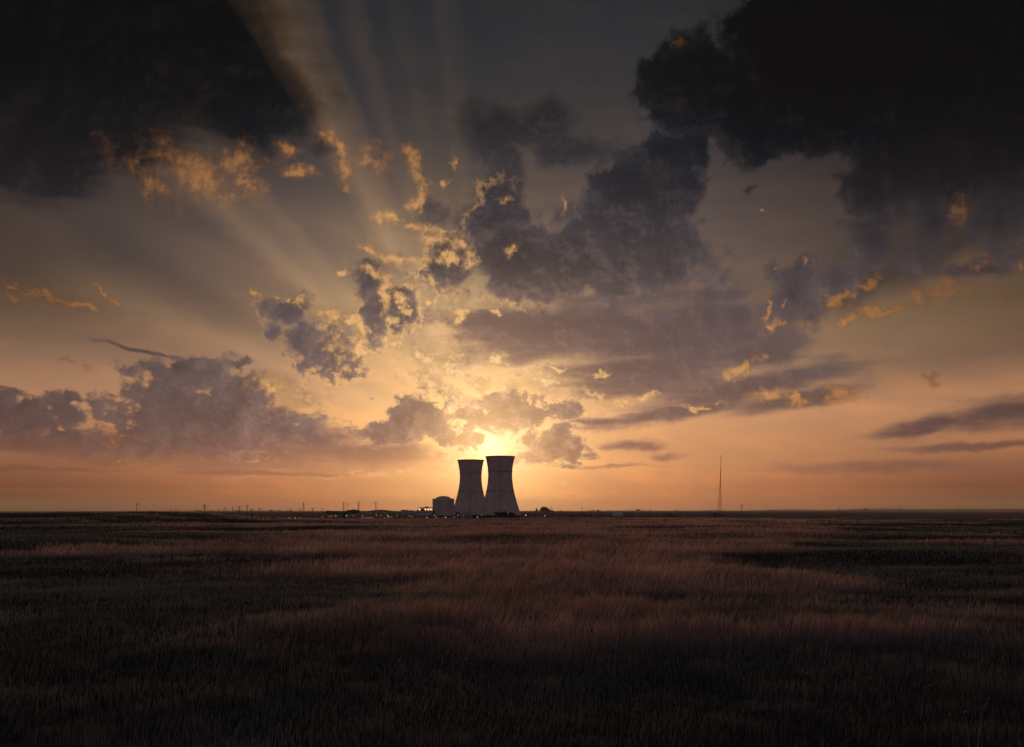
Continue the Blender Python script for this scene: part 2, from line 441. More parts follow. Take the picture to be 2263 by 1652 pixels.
class MB:
    def __init__(s): s.v = []; s.f = []
    def box(s, c, size, rz=0):
        k = len(s.v); cx, cy, cz = c; sx, sy, sz = (q / 2 for q in size)
        ca, sa = math.cos(rz), math.sin(rz)
        for z in (-sz, sz):
            for x, y in ((-sx, -sy), (sx, -sy), (sx, sy), (-sx, sy)):
                s.v.append((cx + x * ca - y * sa, cy + x * sa + y * ca, cz + z))
        s.f += [tuple(k + i for i in q) for q in ((3, 2, 1, 0), (4, 5, 6, 7), (0, 1, 5, 4), (1, 2, 6, 5), (2, 3, 7, 6), (3, 0, 4, 7))]
        return s
    def bar(s, a, b, r0, r1=None, n=5):
        r1 = r0 if r1 is None else r1
        a, b = Vector(a), Vector(b); d = (b - a).normalized()
        u = d.orthogonal().normalized(); w = d.cross(u); k = len(s.v)
        for p, r in ((a, r0), (b, r1)):
            for i in range(n):
                t = 2 * math.pi * i / n
                s.v.append(tuple(p + u * (r * math.cos(t)) + w * (r * math.sin(t))))
        for i in range(n):
            j = (i + 1) % n
            s.f.append((k + i, k + j, k + n + j, k + n + i))
        s.f.append(tuple(k + i for i in reversed(range(n)))); s.f.append(tuple(k + n + i for i in range(n)))
        return s
    def lathe(s, prof, n=64, closed=False):
        k = len(s.v); m = len(prof)
        for r, z in prof:
            for i in range(n):
                t = 2 * math.pi * i / n
                s.v.append((r * math.cos(t), r * math.sin(t), z))
        for j in range(m - 1 + (1 if closed else 0)):
            j2 = (j + 1) % m
            for i in range(n):
                i2 = (i + 1) % n
                s.f.append((k + j * n + i, k + j * n + i2, k + j2 * n + i2, k + j2 * n + i))
        return s
    def build(s, name, mat, parent=None, smooth_=False):
        return obj(name, s.v, s.f, mat, parent, smooth_)


def tag(o, label, cat, group=None, kind=None):
    if label: o['label'] = label
    if cat: o['category'] = cat
    if group: o['group'] = group
    if kind: o['kind'] = kind
    return o


def empty(name, p, label, cat, group=None, rz=0):
    o = bpy.data.objects.new(name, None); o.empty_display_size = .5
    C.objects.link(o); o.location = p; o.rotation_euler = (0, 0, rz)
    return tag(o, label, cat, group)


def copy_tree(root, p, label, rz=0, sc=1.0):
    r = root.copy(); C.objects.link(r); r.location = p; r.rotation_euler = (0, 0, rz); r.scale = (sc, sc, sc)
    r['label'] = label
    for ch in list(root.children):
        c = ch.copy(); C.objects.link(c); c.parent = r
        for g in list(ch.children):
            q = g.copy(); C.objects.link(q); q.parent = c
    return r


# ------------------------------------------------------------------ terrain
def sstep(a, b, x):
    t = np.clip((x - a) / (b - a), 0, 1)
    return t * t * (3 - 2 * t)


_perm = np.random.default_rng(11).random((64, 64))


def vnoise(x, y):
    xi, yi = np.floor(x).astype(int), np.floor(y).astype(int)
    fx, fy = x - xi, y - yi
    fx, fy = fx * fx * (3 - 2 * fx), fy * fy * (3 - 2 * fy)
    g = lambda i, j: _perm[i % 64, j % 64]
    return (g(xi, yi) * (1 - fx) + g(xi + 1, yi) * fx) * (1 - fy) + (g(xi, yi + 1) * (1 - fx) + g(xi + 1, yi + 1) * fx) * fy


def fbm(x, y, o=4):
    v, a, t = 0, 1, 0
    for i in range(o):
        v = v + a * vnoise(x + 17.3 * i, y + 9.1 * i); t += a; a *= .5; x = x * 2.03; y = y * 2.03
    return v / t


def ground_z(x, y):
    x = np.asarray(x, float); y = np.asarray(y, float)
    d = np.sqrt(x * x + y * y)
    z = -4.6 - .95 * sstep(120, 470, d) - 5.45 * sstep(470, 1050, d)
    z = z - 6.0 * sstep(600, 1000, d) * (1 - sstep(1560, 1670, d)) * (1 - sstep(40, 120, x)) * sstep(-650, -450, x)
    near = sstep(12, 45, d) * (1 - sstep(420, 700, d))
    z = z + near * (fbm(x / 55 + 3.1, y / 24 + 1.7, 3) - .5) * 2.3          # low swells across the view
    z = z + (fbm(x / 9, y / 7, 2) - .5) * .25 * (1 - sstep(150, 400, d))
    hill = 4.0 * sstep(-108, -178, x) * np.exp(-((y - 400) / 90) ** 2) * (.85 + .3 * fbm(x / 50, y / 50, 2))
    z = z + hill
    z = z + 3.0 * (fbm(x / 420 + 5, y / 420, 3) - .5) * sstep(1500, 3000, d)
    # a low round rise far behind the switchyard
    z = z + 13.0 * np.exp(-((x + 525) / 62) ** 2) * np.exp(-((y - 3200) / 200) ** 2)
    z = z + 24.0 * sstep(5000, 9000, d) * sstep(.12, .6, x / np.maximum(y, 1)) * (y > 0)
    return z


def dry_and_vignette(x, y):
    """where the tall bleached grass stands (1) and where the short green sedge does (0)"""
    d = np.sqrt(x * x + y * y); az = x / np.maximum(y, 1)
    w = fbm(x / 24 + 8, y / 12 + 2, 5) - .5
    c = np.exp(-((az - .03) / .38) ** 2)                                    # painted vignette: grass colour darkens away from the middle
    c = c * (.12 + .88 * sstep(20, 34, d))  # foreground shade, also put into the grass colour
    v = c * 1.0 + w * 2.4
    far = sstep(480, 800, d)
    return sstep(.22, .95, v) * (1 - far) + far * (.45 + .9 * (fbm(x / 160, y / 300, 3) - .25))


NA = 360
azs = np.concatenate([np.linspace(-40, 40, 400), np.linspace(41, 319, 90)]) * math.pi / 180
rad = np.concatenate([[.01], np.geomspace(3, 600, 260), np.geomspace(615, 12500, 150)])
AA, RR = np.meshgrid(azs, rad)
gx, gy = RR * np.sin(AA), RR * np.cos(AA)
gz = ground_z(gx, gy)
n_a, n_r = len(azs), len(rad)
gv = np.stack([gx, gy, gz], -1).reshape(-1, 3)
gi = np.arange(n_r * n_a).reshape(n_r, n_a)
nx = np.roll(gi, -1, 1)
gf = np.stack([gi[:-1], gi[1:], nx[1:], nx[:-1]], -1).reshape(-1, 4)


def np_mesh(name, verts, faces):
    me = bpy.data.meshes.new(name)
    k = faces.shape[1]
    me.vertices.add(len(verts)); me.vertices.foreach_set('co', verts.astype(np.float32).ravel())
    me.loops.add(faces.size); me.loops.foreach_set('vertex_index', faces.astype(np.int32).ravel())
    me.polygons.add(len(faces)); me.polygons.foreach_set('loop_start', np.arange(0, faces.size, k, dtype=np.int32))
    me.update(calc_edges=True)
    return me


me = np_mesh('ground', gv, gf)
me.polygons.foreach_set('use_smooth', [True] * len(me.polygons))
at_ = me.attributes.new('dry', 'FLOAT', 'POINT'); at_.data.foreach_set('value', dry_and_vignette(gx, gy).astype(np.float32).ravel())  # grass patches together with the painted vignette
gm = bpy.data.materials.new('field'); gm.use_nodes = True
t = gm.node_tree; b = t.nodes['Principled BSDF']; b.inputs['Roughness'].default_value = 1; b.inputs['Specular IOR Level'].default_value = 0
a = t.nodes.new('ShaderNodeAttribute'); a.attribute_name = 'dry'
mx = t.nodes.new('ShaderNodeMix'); mx.data_type = 'RGBA'
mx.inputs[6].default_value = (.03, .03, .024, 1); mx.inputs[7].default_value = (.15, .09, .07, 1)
tcg = t.nodes.new('ShaderNodeTexCoord'); ng = t.nodes.new('ShaderNodeTexNoise'); ng.inputs['Scale'].default_value = .02; ng.inputs['Detail'].default_value = 9
t.links.new(tcg.outputs['Object'], ng.inputs['Vector'])
m2 = t.nodes.new('ShaderNodeMix'); m2.data_type = 'RGBA'; m2.blend_type = 'MULTIPLY'; m2.inputs[0].default_value = 1
rp = t.nodes.new('ShaderNodeMapRange'); rp.inputs[1].default_value = .35; rp.inputs[2].default_value = .65; rp.inputs[3].default_value = .55; rp.inputs[4].default_value = 1.35
t.links.new(ng.outputs[0], rp.inputs[0])
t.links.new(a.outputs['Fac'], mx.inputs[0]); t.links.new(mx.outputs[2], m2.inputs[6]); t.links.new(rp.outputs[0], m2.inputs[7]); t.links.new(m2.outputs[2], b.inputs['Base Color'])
go = bpy.data.objects.new('ground', me); me.materials.append(gm); C.objects.link(go); tag(go, 'wide grassy plain reaching to the horizon', 'ground', kind='structure')

# ------------------------------------------------------------------ grass: single blades, denser and finer towards the viewer
def blades(n, dmin, dmax, half, tall, seed):
    r = np.random.default_rng(seed)
    y = np.exp(r.uniform(math.log(dmin), math.log(dmax), n)); az = r.uniform(-half, half, n)
    x = az * y
    dry_and_shade = dry_and_vignette(x, y)
    z = ground_z(x, y)
    cl = fbm(x / 1.3 + 40, y / 1.3, 2); cm = fbm(x / 7 + 4, y / 5 + 9, 2)
    bunch = sstep(.56, .74, fbm(x / .9 + 11, y / .9, 2)) * (1 - sstep(60, 160, y))
    h = (1 + .55 * bunch) * (.20 + .42 * dry_and_shade) * (.45 + .8 * r.random(n)) * (.45 + .75 * cl + .55 * cm) * tall * (1 + .25 * sstep(60, 300, y))
    w = np.maximum(.0035, y * .00042) * (.7 + .6 * r.random(n))
    lean = (.18 + .5 * r.random(n)) * h * (.5 + .5 * dry_and_shade); la = r.normal(.25, .7, n) + (fbm(x / 3.1 + 70, y / 3.1, 2) - .5) * 5      # the breeze comes from the left
    lx, ly = lean * np.cos(la), lean * np.sin(la)
    th = r.normal(0, .7, n); wx, wy = np.cos(th) * w, np.sin(th) * w
    z = z - .03
    o = np.zeros((n, 5, 3))
    o[:, 0] = np.stack([x - wx, y - wy, z], -1); o[:, 1] = np.stack([x + wx, y + wy, z], -1)
    o[:, 2] = np.stack([x - wx * .7 + lx * .35, y - wy * .7 + ly * .35, z + h * .58], -1); o[:, 3] = np.stack([x + wx * .7 + lx * .35, y + wy * .7 + ly * .35, z + h * .58], -1)
    o[:, 4] = np.stack([x + lx, y + ly, z + h], -1)
    i = np.arange(n)[:, None] * 5
    f = np.concatenate([i + np.array([[0, 1, 3]]), i + np.array([[0, 3, 2]]), i + np.array([[2, 3, 4]])], 1).reshape(-1, 3)
    tint = np.clip(.55 * r.random(n) + .9 * (fbm(x / 5 + 31, y / 4 + 12, 3) - .25), 0, 1)
    return o.reshape(-1, 3), f, np.repeat(dry_and_shade, 5), np.repeat(tint, 5)


def grass_material(name, dry_c, green_shade_c, trans):
    m = bpy.data.materials.new(name); m.use_nodes = True
    t = m.node_tree; t.nodes.remove(t.nodes['Principled BSDF']); out = t.nodes['Material Output']
    a = t.nodes.new('ShaderNodeAttribute'); a.attribute_name = 'dry'  # grass mix, with the painted side and foreground shade in it
    k = t.nodes.new('ShaderNodeAttribute'); k.attribute_name = 'tint'
    mx = t.nodes.new('ShaderNodeMix'); mx.data_type = 'RGBA'
    mx.inputs[6].default_value = (*green_shade_c, 1); mx.inputs[7].default_value = (*dry_c, 1)
    m2 = t.nodes.new('ShaderNodeMix'); m2.data_type = 'RGBA'; m2.blend_type = 'MULTIPLY'; m2.inputs[0].default_value = 1
    rp = t.nodes.new('ShaderNodeMapRange'); rp.inputs[3].default_value = .4; rp.inputs[4].default_value = 1.75
    t.links.new(k.outputs['Fac'], rp.inputs[0]); t.links.new(a.outputs['Fac'], mx.inputs[0]); t.links.new(mx.outputs[2], m2.inputs[6]); t.links.new(rp.outputs[0], m2.inputs[7])
    df = t.nodes.new('ShaderNodeBsdfDiffuse'); tr = t.nodes.new('ShaderNodeBsdfTranslucent'); ms = t.nodes.new('ShaderNodeMixShader'); ms.inputs[0].default_value = trans
    for q in (df, tr): t.links.new(m2.outputs[2], q.inputs[0])
    t.links.new(df.outputs[0], ms.inputs[1]); t.links.new(tr.outputs[0], ms.inputs[2]); t.links.new(ms.outputs[0], out.inputs[0])
    return m


def grass(name, n, dmin, dmax, half, tall, seed, mat, label):
    v, f, dry_and_shade, tint = blades(n, dmin, dmax, half, tall, seed)
    me = np_mesh(name, v, f)
    for q, val in (('dry', dry_and_shade), ('tint', tint)):
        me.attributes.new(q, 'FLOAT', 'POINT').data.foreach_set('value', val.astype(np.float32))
    me.materials.append(mat)
    o = bpy.data.objects.new(name, me); C.objects.link(o)
    return tag(o, label, 'grass', kind='stuff')


GM = grass_material('grass_blades', (.34, .215, .168), (.085, .09, .08), .5)  # the green tone doubles as painted shade at the field's margins
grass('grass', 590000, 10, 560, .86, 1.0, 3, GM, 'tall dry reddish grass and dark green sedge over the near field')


def seed_stalks(n, seed):
    """taller bleached stalks with drooping seed heads, scattered through the stand"""
    r = np.random.default_rng(seed); mb = MB()
    for k in range(n):
        y = math.exp(r.uniform(math.log(14), math.log(120))); x = r.uniform(-.6, .6) * y
        if r.random() > .03 + .97 * float(dry_and_vignette(x, y)): continue
        z = float(ground_z(x, y)); h = r.uniform(.65, 1.15); w = max(.0025, y * .00026)
        lx, ly = r.normal(.18, .12) * h, r.normal(0, .12) * h
        p1 = (x + lx * .4, y + ly * .4, z + h * .7); p2 = (x + lx, y + ly, z + h)
        mb.bar((x, y, z - .05), p1, w, w * .8, 3); mb.bar(p1, p2, w * .8, w * .6, 3)
        p3 = (p2[0] + r.uniform(.02, .12), p2[1], p2[2] + r.uniform(-.03, .06))
        pm = tuple((a_ + b_) / 2 for a_, b_ in zip(p2, p3))
        mb.bar(p2, pm, w * .7, w * 3.0, 4); mb.bar(pm, p3, w * 3.0, w * .4, 4)
    return mb


STALK = material('seed_stalk', (.32, .21, .15), .9, .3, .7)
so = seed_stalks(1500, 5).build('seed_heads', STALK)
tag(so, 'pale seed heads nodding above the dry grass', 'grass', kind='stuff')

# ------------------------------------------------------------------ haze
hb = MB().box((0, 0, 57), (26000, 26000, 154))
hm = bpy.data.materials.new('haze_air'); hm.use_nodes = True
t = hm.node_tree; t.nodes.remove(t.nodes['Principled BSDF'])
pv = t.nodes.new('ShaderNodeVolumePrincipled'); pv.inputs['Color'].default_value = (.9, .86, .82, 1); pv.inputs['Density'].default_value = .00004; pv.inputs['Anisotropy'].default_value = .1
t.links.new(pv.outputs[0], t.nodes['Material Output'].inputs['Volume'])
tag(hb.build('haze', hm), 'thin dusk haze lying over the plain', 'haze', kind='stuff')

# ------------------------------------------------------------------ cooling towers
def cooling_tower(p, label, ks, foot):
    t = empty('cooling_tower', p, label, 'cooling tower', 'cooling towers')
    prof = []
    for z in np.linspace(-foot, 129, 70):
        if z < 90: r = 26.6 * math.sqrt(1 + ((90 - z) / 63.5) ** 2)
        else: r = 26.6 + 5.9 * ((z - 90) / 39) ** 1.75
        prof.append((r * ks, z))
    inner = [(r - .9, z) for r, z in reversed(prof)]
    MB().lathe(prof + inner, 96, True).build('shell', M['concrete'], t, True)
    rt = prof[-1][0]
    MB().lathe([(rt - 1.0, 127.9), (rt + .75, 127.9), (rt + .75, 129.5), (rt - 1.0, 129.5)], 96, True).build('rim', M['joint'], t)
    for z in (95.8, 52.5):
        r = float(np.interp(z, [q[1] for q in prof], [q[0] for q in prof]))
        MB().lathe([(r - .3, z - .45), (r + .7, z - .45), (r + .7, z + .45), (r - .3, z + .45)], 96, True).build('walkway', M['joint'], t)
    lad = MB()
    a_ = -math.pi / 2 + .02
    pts = [(r, z) for r, z in prof if z > 3][::2] + [prof[-1]]
    for (r0, z0), (r1, z1) in zip(pts, pts[1:]):
        for s in (-.4, .4):
            ca, sa = math.cos(a_), math.sin(a_)
            lad.bar(((r0 + .25) * ca - s * sa, (r0 + .35) * sa + s * ca, z0), ((r1 + .35) * ca - s * sa, (r1 + .35) * sa + s * ca, z1), .2)
    lad.build('ladder', M['joint'], t)
    return t


cooling_tower(at(1973.2, 2033, 1776), 'nearer and larger concrete cooling tower with dark bushes at its foot', 1.0, 1.5)
pl = at(1857, 2013.5, 1970); pl.z = -6.8
cooling_tower(pl, 'farther cooling tower, standing between the domed containment building and the nearer tower', 1.0, 5)

# ------------------------------------------------------------------ containment building and the plant beside it
GP = -11.0
d = 1700
cx0, cx1 = at(1702.6, 0, d).x, at(1789, 0, d).x
rc = (cx1 - cx0) / 2
t = empty('containment_building', ((cx0 + cx1) / 2, d + rc, GP), 'round concrete containment building with a shallow domed roof, left of the towers', 'containment building')
H = at(0, 1967.6, d).z - GP
MB().lathe([(0.01, 0), (rc, 0), (rc, H), (rc - 1.1, H), (rc - 1.1, H - 1.2), (.01, H - 1.2)], 72).build('wall', M['containment'], t, False)
MB().lathe([(rc + .01, H * .80), (rc + .45, H * .80), (rc + .45, H * .82), (rc + .01, H * .82)], 72, True).build('ring_band', M['joint'], t)
rd = rc * .74
MB().lathe([(rd * math.cos(a_), H - 1.3 + 7.0 * math.sin(a_)) for a_ in np.linspace(0, math.pi / 2 - .001, 14)], 72).build('dome', M['containment'], t, True)
for a_ in (-2.05, -.75, .6, 2.2):
    MB().box(((rc + .3) * math.cos(a_), (rc + .3) * math.sin(a_), H / 2), (1.6, 2.6, H - .1), a_).build('buttress', M['containment'], t)

# turbine hall: a closed block with an open steel crane deck on top
d = 1690
def X_(xo): return at(xo, 0, d).x
def Z_(yo): return at(0, yo, d).z
t = empty('turbine_building', (X_(1668), d, GP), 'turbine building with an open crane deck on its roof, left of the containment building', 'industrial building')
def rel(name, x0, x1, y0, y1, dd, mat, front=0):
    MB().box(((X_(x0) + X_(x1)) / 2 - X_(1668), front + dd / 2, (Z_(y0) + Z_(y1)) / 2 - GP), (X_(x1) - X_(x0), dd, Z_(y0) - Z_(y1))).build(name, mat, t)
def block(name, x0, x1, y0, dd, mat, front=0):
    rel(name, x0, x1, y0, 2013.5 - GP * FO / d, dd, mat, front)
block('wall', 1641, 1704.5, 2016.2, 30, M['cladding'])
w = MB(); k0 = [(X_(x) - X_(1668), Z_(y) - GP) for x, y in ((1639, 2032), (1641.05, 2018), (1650, 2008.5), (1651, 2016.1), (1641.05, 2016.1))]
obj('stair_ramp', [(x, 4, z) for x, z in (k0[1], k0[2], k0[3])] + [(x, 12, z) for x, z in (k0[1], k0[2], k0[3])], [(0, 1, 2), (5, 4, 3), (0, 3, 4, 1), (1, 4, 5, 2), (2, 5, 3, 0)], M['darksteel'], t)
rel('roof', 1650.4, 1703.8, 2002.6, 2005.6, 24, M['roof'], 3)
rel('roof_house', 1673.5, 1687.5, 1999, 2002.5, 12, M['roof'], 8)
rel('turbine_housing', 1658.5, 1671.5, 2006.5, 2016.1, 14, M['darksteel'], 9)
for xo in (1651.2, 1663.5, 1682, 1693, 1703):
    for fr in (3.2, 26):
        rel('column', xo - .35, xo + .35, 2005.7, 2016.1, .8, M['darksteel'], fr)
for xo in (1653.5, 1677, 1689.2, 1699.6):
    l = MB().lathe([(.01, .75), (.5, .55), (.75, 0), (.5, -.55), (.01, -.75)], 10).build('deck_light', M['decklamp'], t, True)
    l.location = (X_(xo) - X_(1668), 2.6, Z_(2010.2) - GP)
for xo in (1647, 1656, 1666, 1677, 1688, 1698):
    rel('louvre', xo - 2.2, xo + 2.2, 2020, 2024, .15, M['roof'], -.16)

def shed(name, x0, x1, y0, d, dd, label, cat, mats=('cladding', 'roof'), doors=2, group=None, roof_up=.7, pitch=0):
    c = at((x0 + x1) / 2, 0, d); gz_ = float(ground_z(c.x, c.y)); wd = (x1 - x0) / FO * d; h = at(0, y0, d).z - gz_
    t = empty(name, (c.x, c.y, gz_), label, cat, group)
    MB().box((0, dd / 2, h / 2 - .25), (wd, dd, h + .5)).build('wall', M[mats[0]], t)
    if pitch:
        vs = [(-wd / 2 - .4, -.5, h), (wd / 2 + .4, -.5, h), (wd / 2 + .4, dd + .5, h), (-wd / 2 - .4, dd + .5, h), (-wd / 2 - .4, dd / 2, h + pitch), (wd / 2 + .4, dd / 2, h + pitch)]
        obj('roof', vs, [(0, 1, 5, 4), (2, 3, 4, 5), (1, 2, 5), (3, 0, 4), (3, 2, 1, 0)], M[mats[1]], t)
    else:
        MB().box((0, dd / 2, h + roof_up / 2), (wd + .6, dd + .6, roof_up)).build('roof', M[mats[1]], t)
    for k in range(doors):
        MB().box((wd * ((k + .5) / doors - .5), -.06, h * .22), (wd / doors * .4, .2, h * .44)).build('door', M['roof'], t)
    return t

shed('service_building', 1582.5, 1602.8, 2013.6, 1720, 22, 'small flat-topped block at the left end of the plant buildings', 'industrial building')
shed('workshop', 1603.5, 1624.5, 2015.6, 1722, 26, 'low dark workshop joined to the right of the small flat-topped block', 'industrial building', doors=3)
shed('annex', 1625.2, 1640.4, 2019.8, 1724, 20, 'lowest lean-to annex, up against the left side of the turbine building', 'industrial building', doors=1)
shed('pump_house', 1820.5, 1858.5, 2023.6, 1740, 20, 'low wide pump house with a pale roof in front of the farther cooling tower', 'industrial building', ('cladding', 'tin'), 4, roof_up=1.0)
shed('switch_house', 1798, 1810, 2022.5, 1750, 14, 'small dark switch house between the containment building and the pump house', 'industrial building', ('roof', 'roof'), 1)

# curved-roof barn out in the field, to the right of the plant
d = 1500
x0, x1 = at(2416, 0, d).x, at(2471, 0, d).x
gz_ = float(ground_z((x0 + x1) / 2, d)); ht = at(0, 2021.2, d).z - gz_
t = empty('quonset_barn', ((x0 + x1) / 2, d, gz_), 'round-roofed metal barn standing alone on the plain, right of the towers', 'barn', rz=R(-38))
L, rb = 22.0, 7.6
arc = [(rb * math.cos(a_), max(0, ht * math.sin(a_) ** .8)) for a_ in np.linspace(0, math.pi, 15)]
vs = [(-L / 2, y_, z_) for y_, z_ in arc] + [(L / 2, y_, z_) for y_, z_ in arc]
obj('roof', vs, [(i, i + 1, 16 + i, 15 + i) for i in range(14)], M['tin'], t, True)
for s in (-1, 1):
    obj('end_wall', [(s * (L / 2 - .3), y_ * .985, z_ * .985) for y_, z_ in arc], [tuple(range(15)) if s < 0 else tuple(reversed(range(15)))], M['roof'], t)
MB().box((L / 2 - .2, 0, ht * .3), (.25, 4.6, ht * .6)).build('door', M['darksteel'], t)

# ------------------------------------------------------------------ trees and bushes
def tree(name, xo, y0, y1, w_o, d, label, cat='tree', mat='leaf', trunk=.25, group=None, n=900, seed=0, depth=.7, clumps=16):
    """a crown of leaf clumps on a tapered, forked trunk; y0..y1 top and foot in the photograph"""
    r = np.random.default_rng(seed + int(xo * 7))
    top = at(xo, y0, d); gz_ = float(ground_z(top.x, top.y)); H_ = max(at(0, y0, d).z - gz_, 1.2); W_ = w_o / FO * d * 1.25
    t = empty(name, (top.x, top.y, gz_), label, cat, group)
    tb = MB(); h0 = H_ * trunk
    rt = max(.06, H_ * .022)
    tb.bar((0, 0, -.3), (0, 0, h0 + H_ * .12), rt * 1.6, rt, 7)
    cl = []
    for k in range(clumps):
        a_ = r.uniform(0, 2 * math.pi); q = math.sqrt(r.random()); zz = r.uniform(.12, 1)
        wr = math.sqrt(max(.05, 1 - max(0, zz - .45) ** 2 * 2.6))
        c = np.array([q * math.cos(a_) * W_ * .40 * wr, q * math.sin(a_) * W_ * .40 * wr * depth, h0 + (H_ - h0) * (.12 + .72 * zz)])
        cl.append((c, r.uniform(.5, 1.05)))
        if k < 5: tb.bar((0, 0, h0), tuple(c), rt * .7, rt * .2, 5)
    cl.append((np.array([r.uniform(-.1, .1) * W_, 0, H_ * .86]), .6))
    tb.build('trunk', M['bark'], t)
    s = max(W_, H_) ; vs, fs = [], []
    for k in range(int(n * 2.2)):
        c, q = cl[r.integers(len(cl))]
        v = r.normal(0, 1, 3); v /= np.linalg.norm(v); v *= r.random() ** .45
        p = c + v * np.array([W_ * .27, W_ * .27 * depth, (H_ - h0) * .24]) * q
        if p[2] < h0 * .8: continue
        a_ = r.normal(0, 1, 3); a_ /= np.linalg.norm(a_); b_ = np.cross(a_, r.normal(0, 1, 3)); b_ /= np.linalg.norm(b_)
        l = s * r.uniform(.03, .055); k0 = len(vs)
        vs += [p - a_ * l, p + b_ * l * .7, p + a_ * l * 1.1, p - b_ * l * .6]; fs.append((k0, k0 + 1, k0 + 2, k0 + 3))
    obj('crown', vs, fs, M[mat], t)
    return t

BT = 'dark bushes at the foot of the nearer tower'
tree('bush', 1960, 2020.2, 2043, 34, 1180, 'broad dark bush at the left of the tall ones before the nearer tower', 'bush', trunk=.04, group=BT, n=1500)
tree('bush', 1985, 2018.3, 2043, 36, 1185, 'tallest dark bush in the row before the nearer tower', 'bush', trunk=.04, group=BT, n=1500, seed=1)
tree('bush', 2018, 2021.5, 2043, 30, 1180, 'round-topped dark bush right of the tallest bush by the nearer tower', 'bush', trunk=.04, group=BT, n=1300, seed=2)
tree('bush', 2041, 2032, 2043, 26, 1176, 'lowest dark bush at the right end of the row by the nearer tower', 'bush', trunk=.04, group=BT, n=900, seed=3)
tree('bush', 1925, 2033, 2043, 30, 1176, 'low flat bush where the two towers overlap', 'bush', trunk=.04, group=BT, n=900, seed=4)
tree('bush', 1898, 2035, 2043, 30, 1176, 'low dark bush just left of where the towers overlap', 'bush', trunk=.04, group=BT, n=800, seed=5)
tree('bush', 1873, 2034, 2043, 26, 1180, 'low dark bush before the right end of the pump house', 'bush', trunk=.04, group=BT, n=800, seed=6)
tree('bush', 1806, 2025, 2036, 14, 1700, 'small dark bush before the switch house', 'bush', trunk=.04, group=BT, n=500, seed=7)

TL = 'trees left of the plant'
tree('tree', 1302, 2015, 2038, 31, 1650, 'dark rounded tree at the left end of the tree group left of the plant', group=TL)
tree('tree', 1322, 2017.5, 2038, 36, 1660, 'broad low tree, second in the tree group left of the plant', group=TL, seed=1)
tree('tree', 1340, 2019.5, 2038, 31, 1650, 'low tree at the right end of the first tree cluster left of the plant', group=TL, seed=2)
tree('tree', 1365, 2020, 2037, 19, 1660, 'small slim tree in the gap between the two tree clusters left of the plant', group=TL, seed=3)
tree('tree', 1383, 2013, 2036, 31, 1670, 'tall tree at the left of the second tree cluster, beneath two pylons', group=TL, seed=4)
tree('tree', 1400, 2010, 2036, 31, 1680, 'tallest tree of the second cluster, just left of a pylon', group=TL, seed=5)
tree('tree', 1356, 2027, 2036, 16, 1180, 'lowest little tree between the clusters left of the plant', group=TL, seed=6)
tree('bush', 1496, 2040, 2049, 18, 1250, 'dark bush at the field edge left of the service buildings', 'bush', trunk=.05, n=600)
tree('tree', 995, 2031, 2046, 19, 900, 'lone round dark bush-like tree out on the left plain', trunk=.12, n=1200)
TR = 'trees right of the plant'
tree('poplar', 2117, 2005, 2024, 7, 2700, 'slim upright tree just right of the nearer tower', mat='leafdry', group=TR, n=500, trunk=.1)
tree('tree', 2138, 2003, 2024, 20, 2700, 'left tree of the hazy clump right of the towers', mat='leafdry', group=TR, seed=1)
tree('tree', 2150, 2000, 2024, 22, 2710, 'tallest tree in the hazy clump right of the towers', mat='leafdry', group=TR, seed=2)
tree('tree', 2161, 2006, 2024, 18, 2700, 'right tree of the hazy clump right of the towers', mat='leafdry', group=TR, seed=3)
tree('tree', 2170, 2010, 2023, 8, 2700, 'small pointed tree at the right edge of the hazy clump', mat='leafdry', group=TR, seed=4, n=400)
tree('tree', 2179, 2013, 2024, 9, 2700, 'smallest tree trailing the hazy clump on its right', mat='leafdry', group=TR, seed=5, n=400)
RB = 'bushes on the plain right of the plant'
for k, (xo, y0, y1, w_, d_, lab) in enumerate([
        (2640, 2024, 2037, 21, 1300, 'solitary rounded dark bush midway between the barn and the radio mast'),
        (2655, 2033, 2037, 9, 1300, 'small bush touching the right side of the solitary rounded bush'),
        (2820, 2026.5, 2039, 22, 1280, 'dark bush at the left foot of the radio mast'),
        (2841, 2029.5, 2039, 13, 1280, 'smaller dark bush at the right foot of the radio mast'),
        (2803, 2034, 2039, 10, 1280, 'low thin bush left of the larger bush at the mast'),
        (2371, 2031.5, 2037, 10, 1400, 'small dark bush left of the round-roofed barn'),
        (2295, 2033, 2038, 9, 1400, 'tiny bush at the left of the low row before the barn'),
        (2308, 2032, 2038, 13, 1400, 'low bush second in the row left of the barn'),
        (2330, 2031.5, 2038, 15, 1400, 'widest low bush in the row left of the barn'),
        (2256, 2034.5, 2038.5, 22, 1400, 'flat strip-like bush far left of the barn'),
        (2487, 2031, 2036, 18, 1420, 'low bush at the right end of the barn'),
        (2552, 2034, 2039, 22, 1350, 'flat dark bush right of the barn, left of a pair'),
        (2568, 2033.5, 2039, 14, 1350, 'dark low bush in the middle right of the barn'),
        (2588, 2033.5, 2039, 11, 1350, 'small low bush to the left of the solitary rounded bush'),
        (2618, 2035, 2039, 12, 1330, 'tiny flat bush close to the left of the solitary rounded bush')]):
    tree('bush', xo, y0, y1, w_, d_, lab, 'bush', trunk=.05, group=RB, n=600, seed=k)
HT = 'far trees on the skyline'
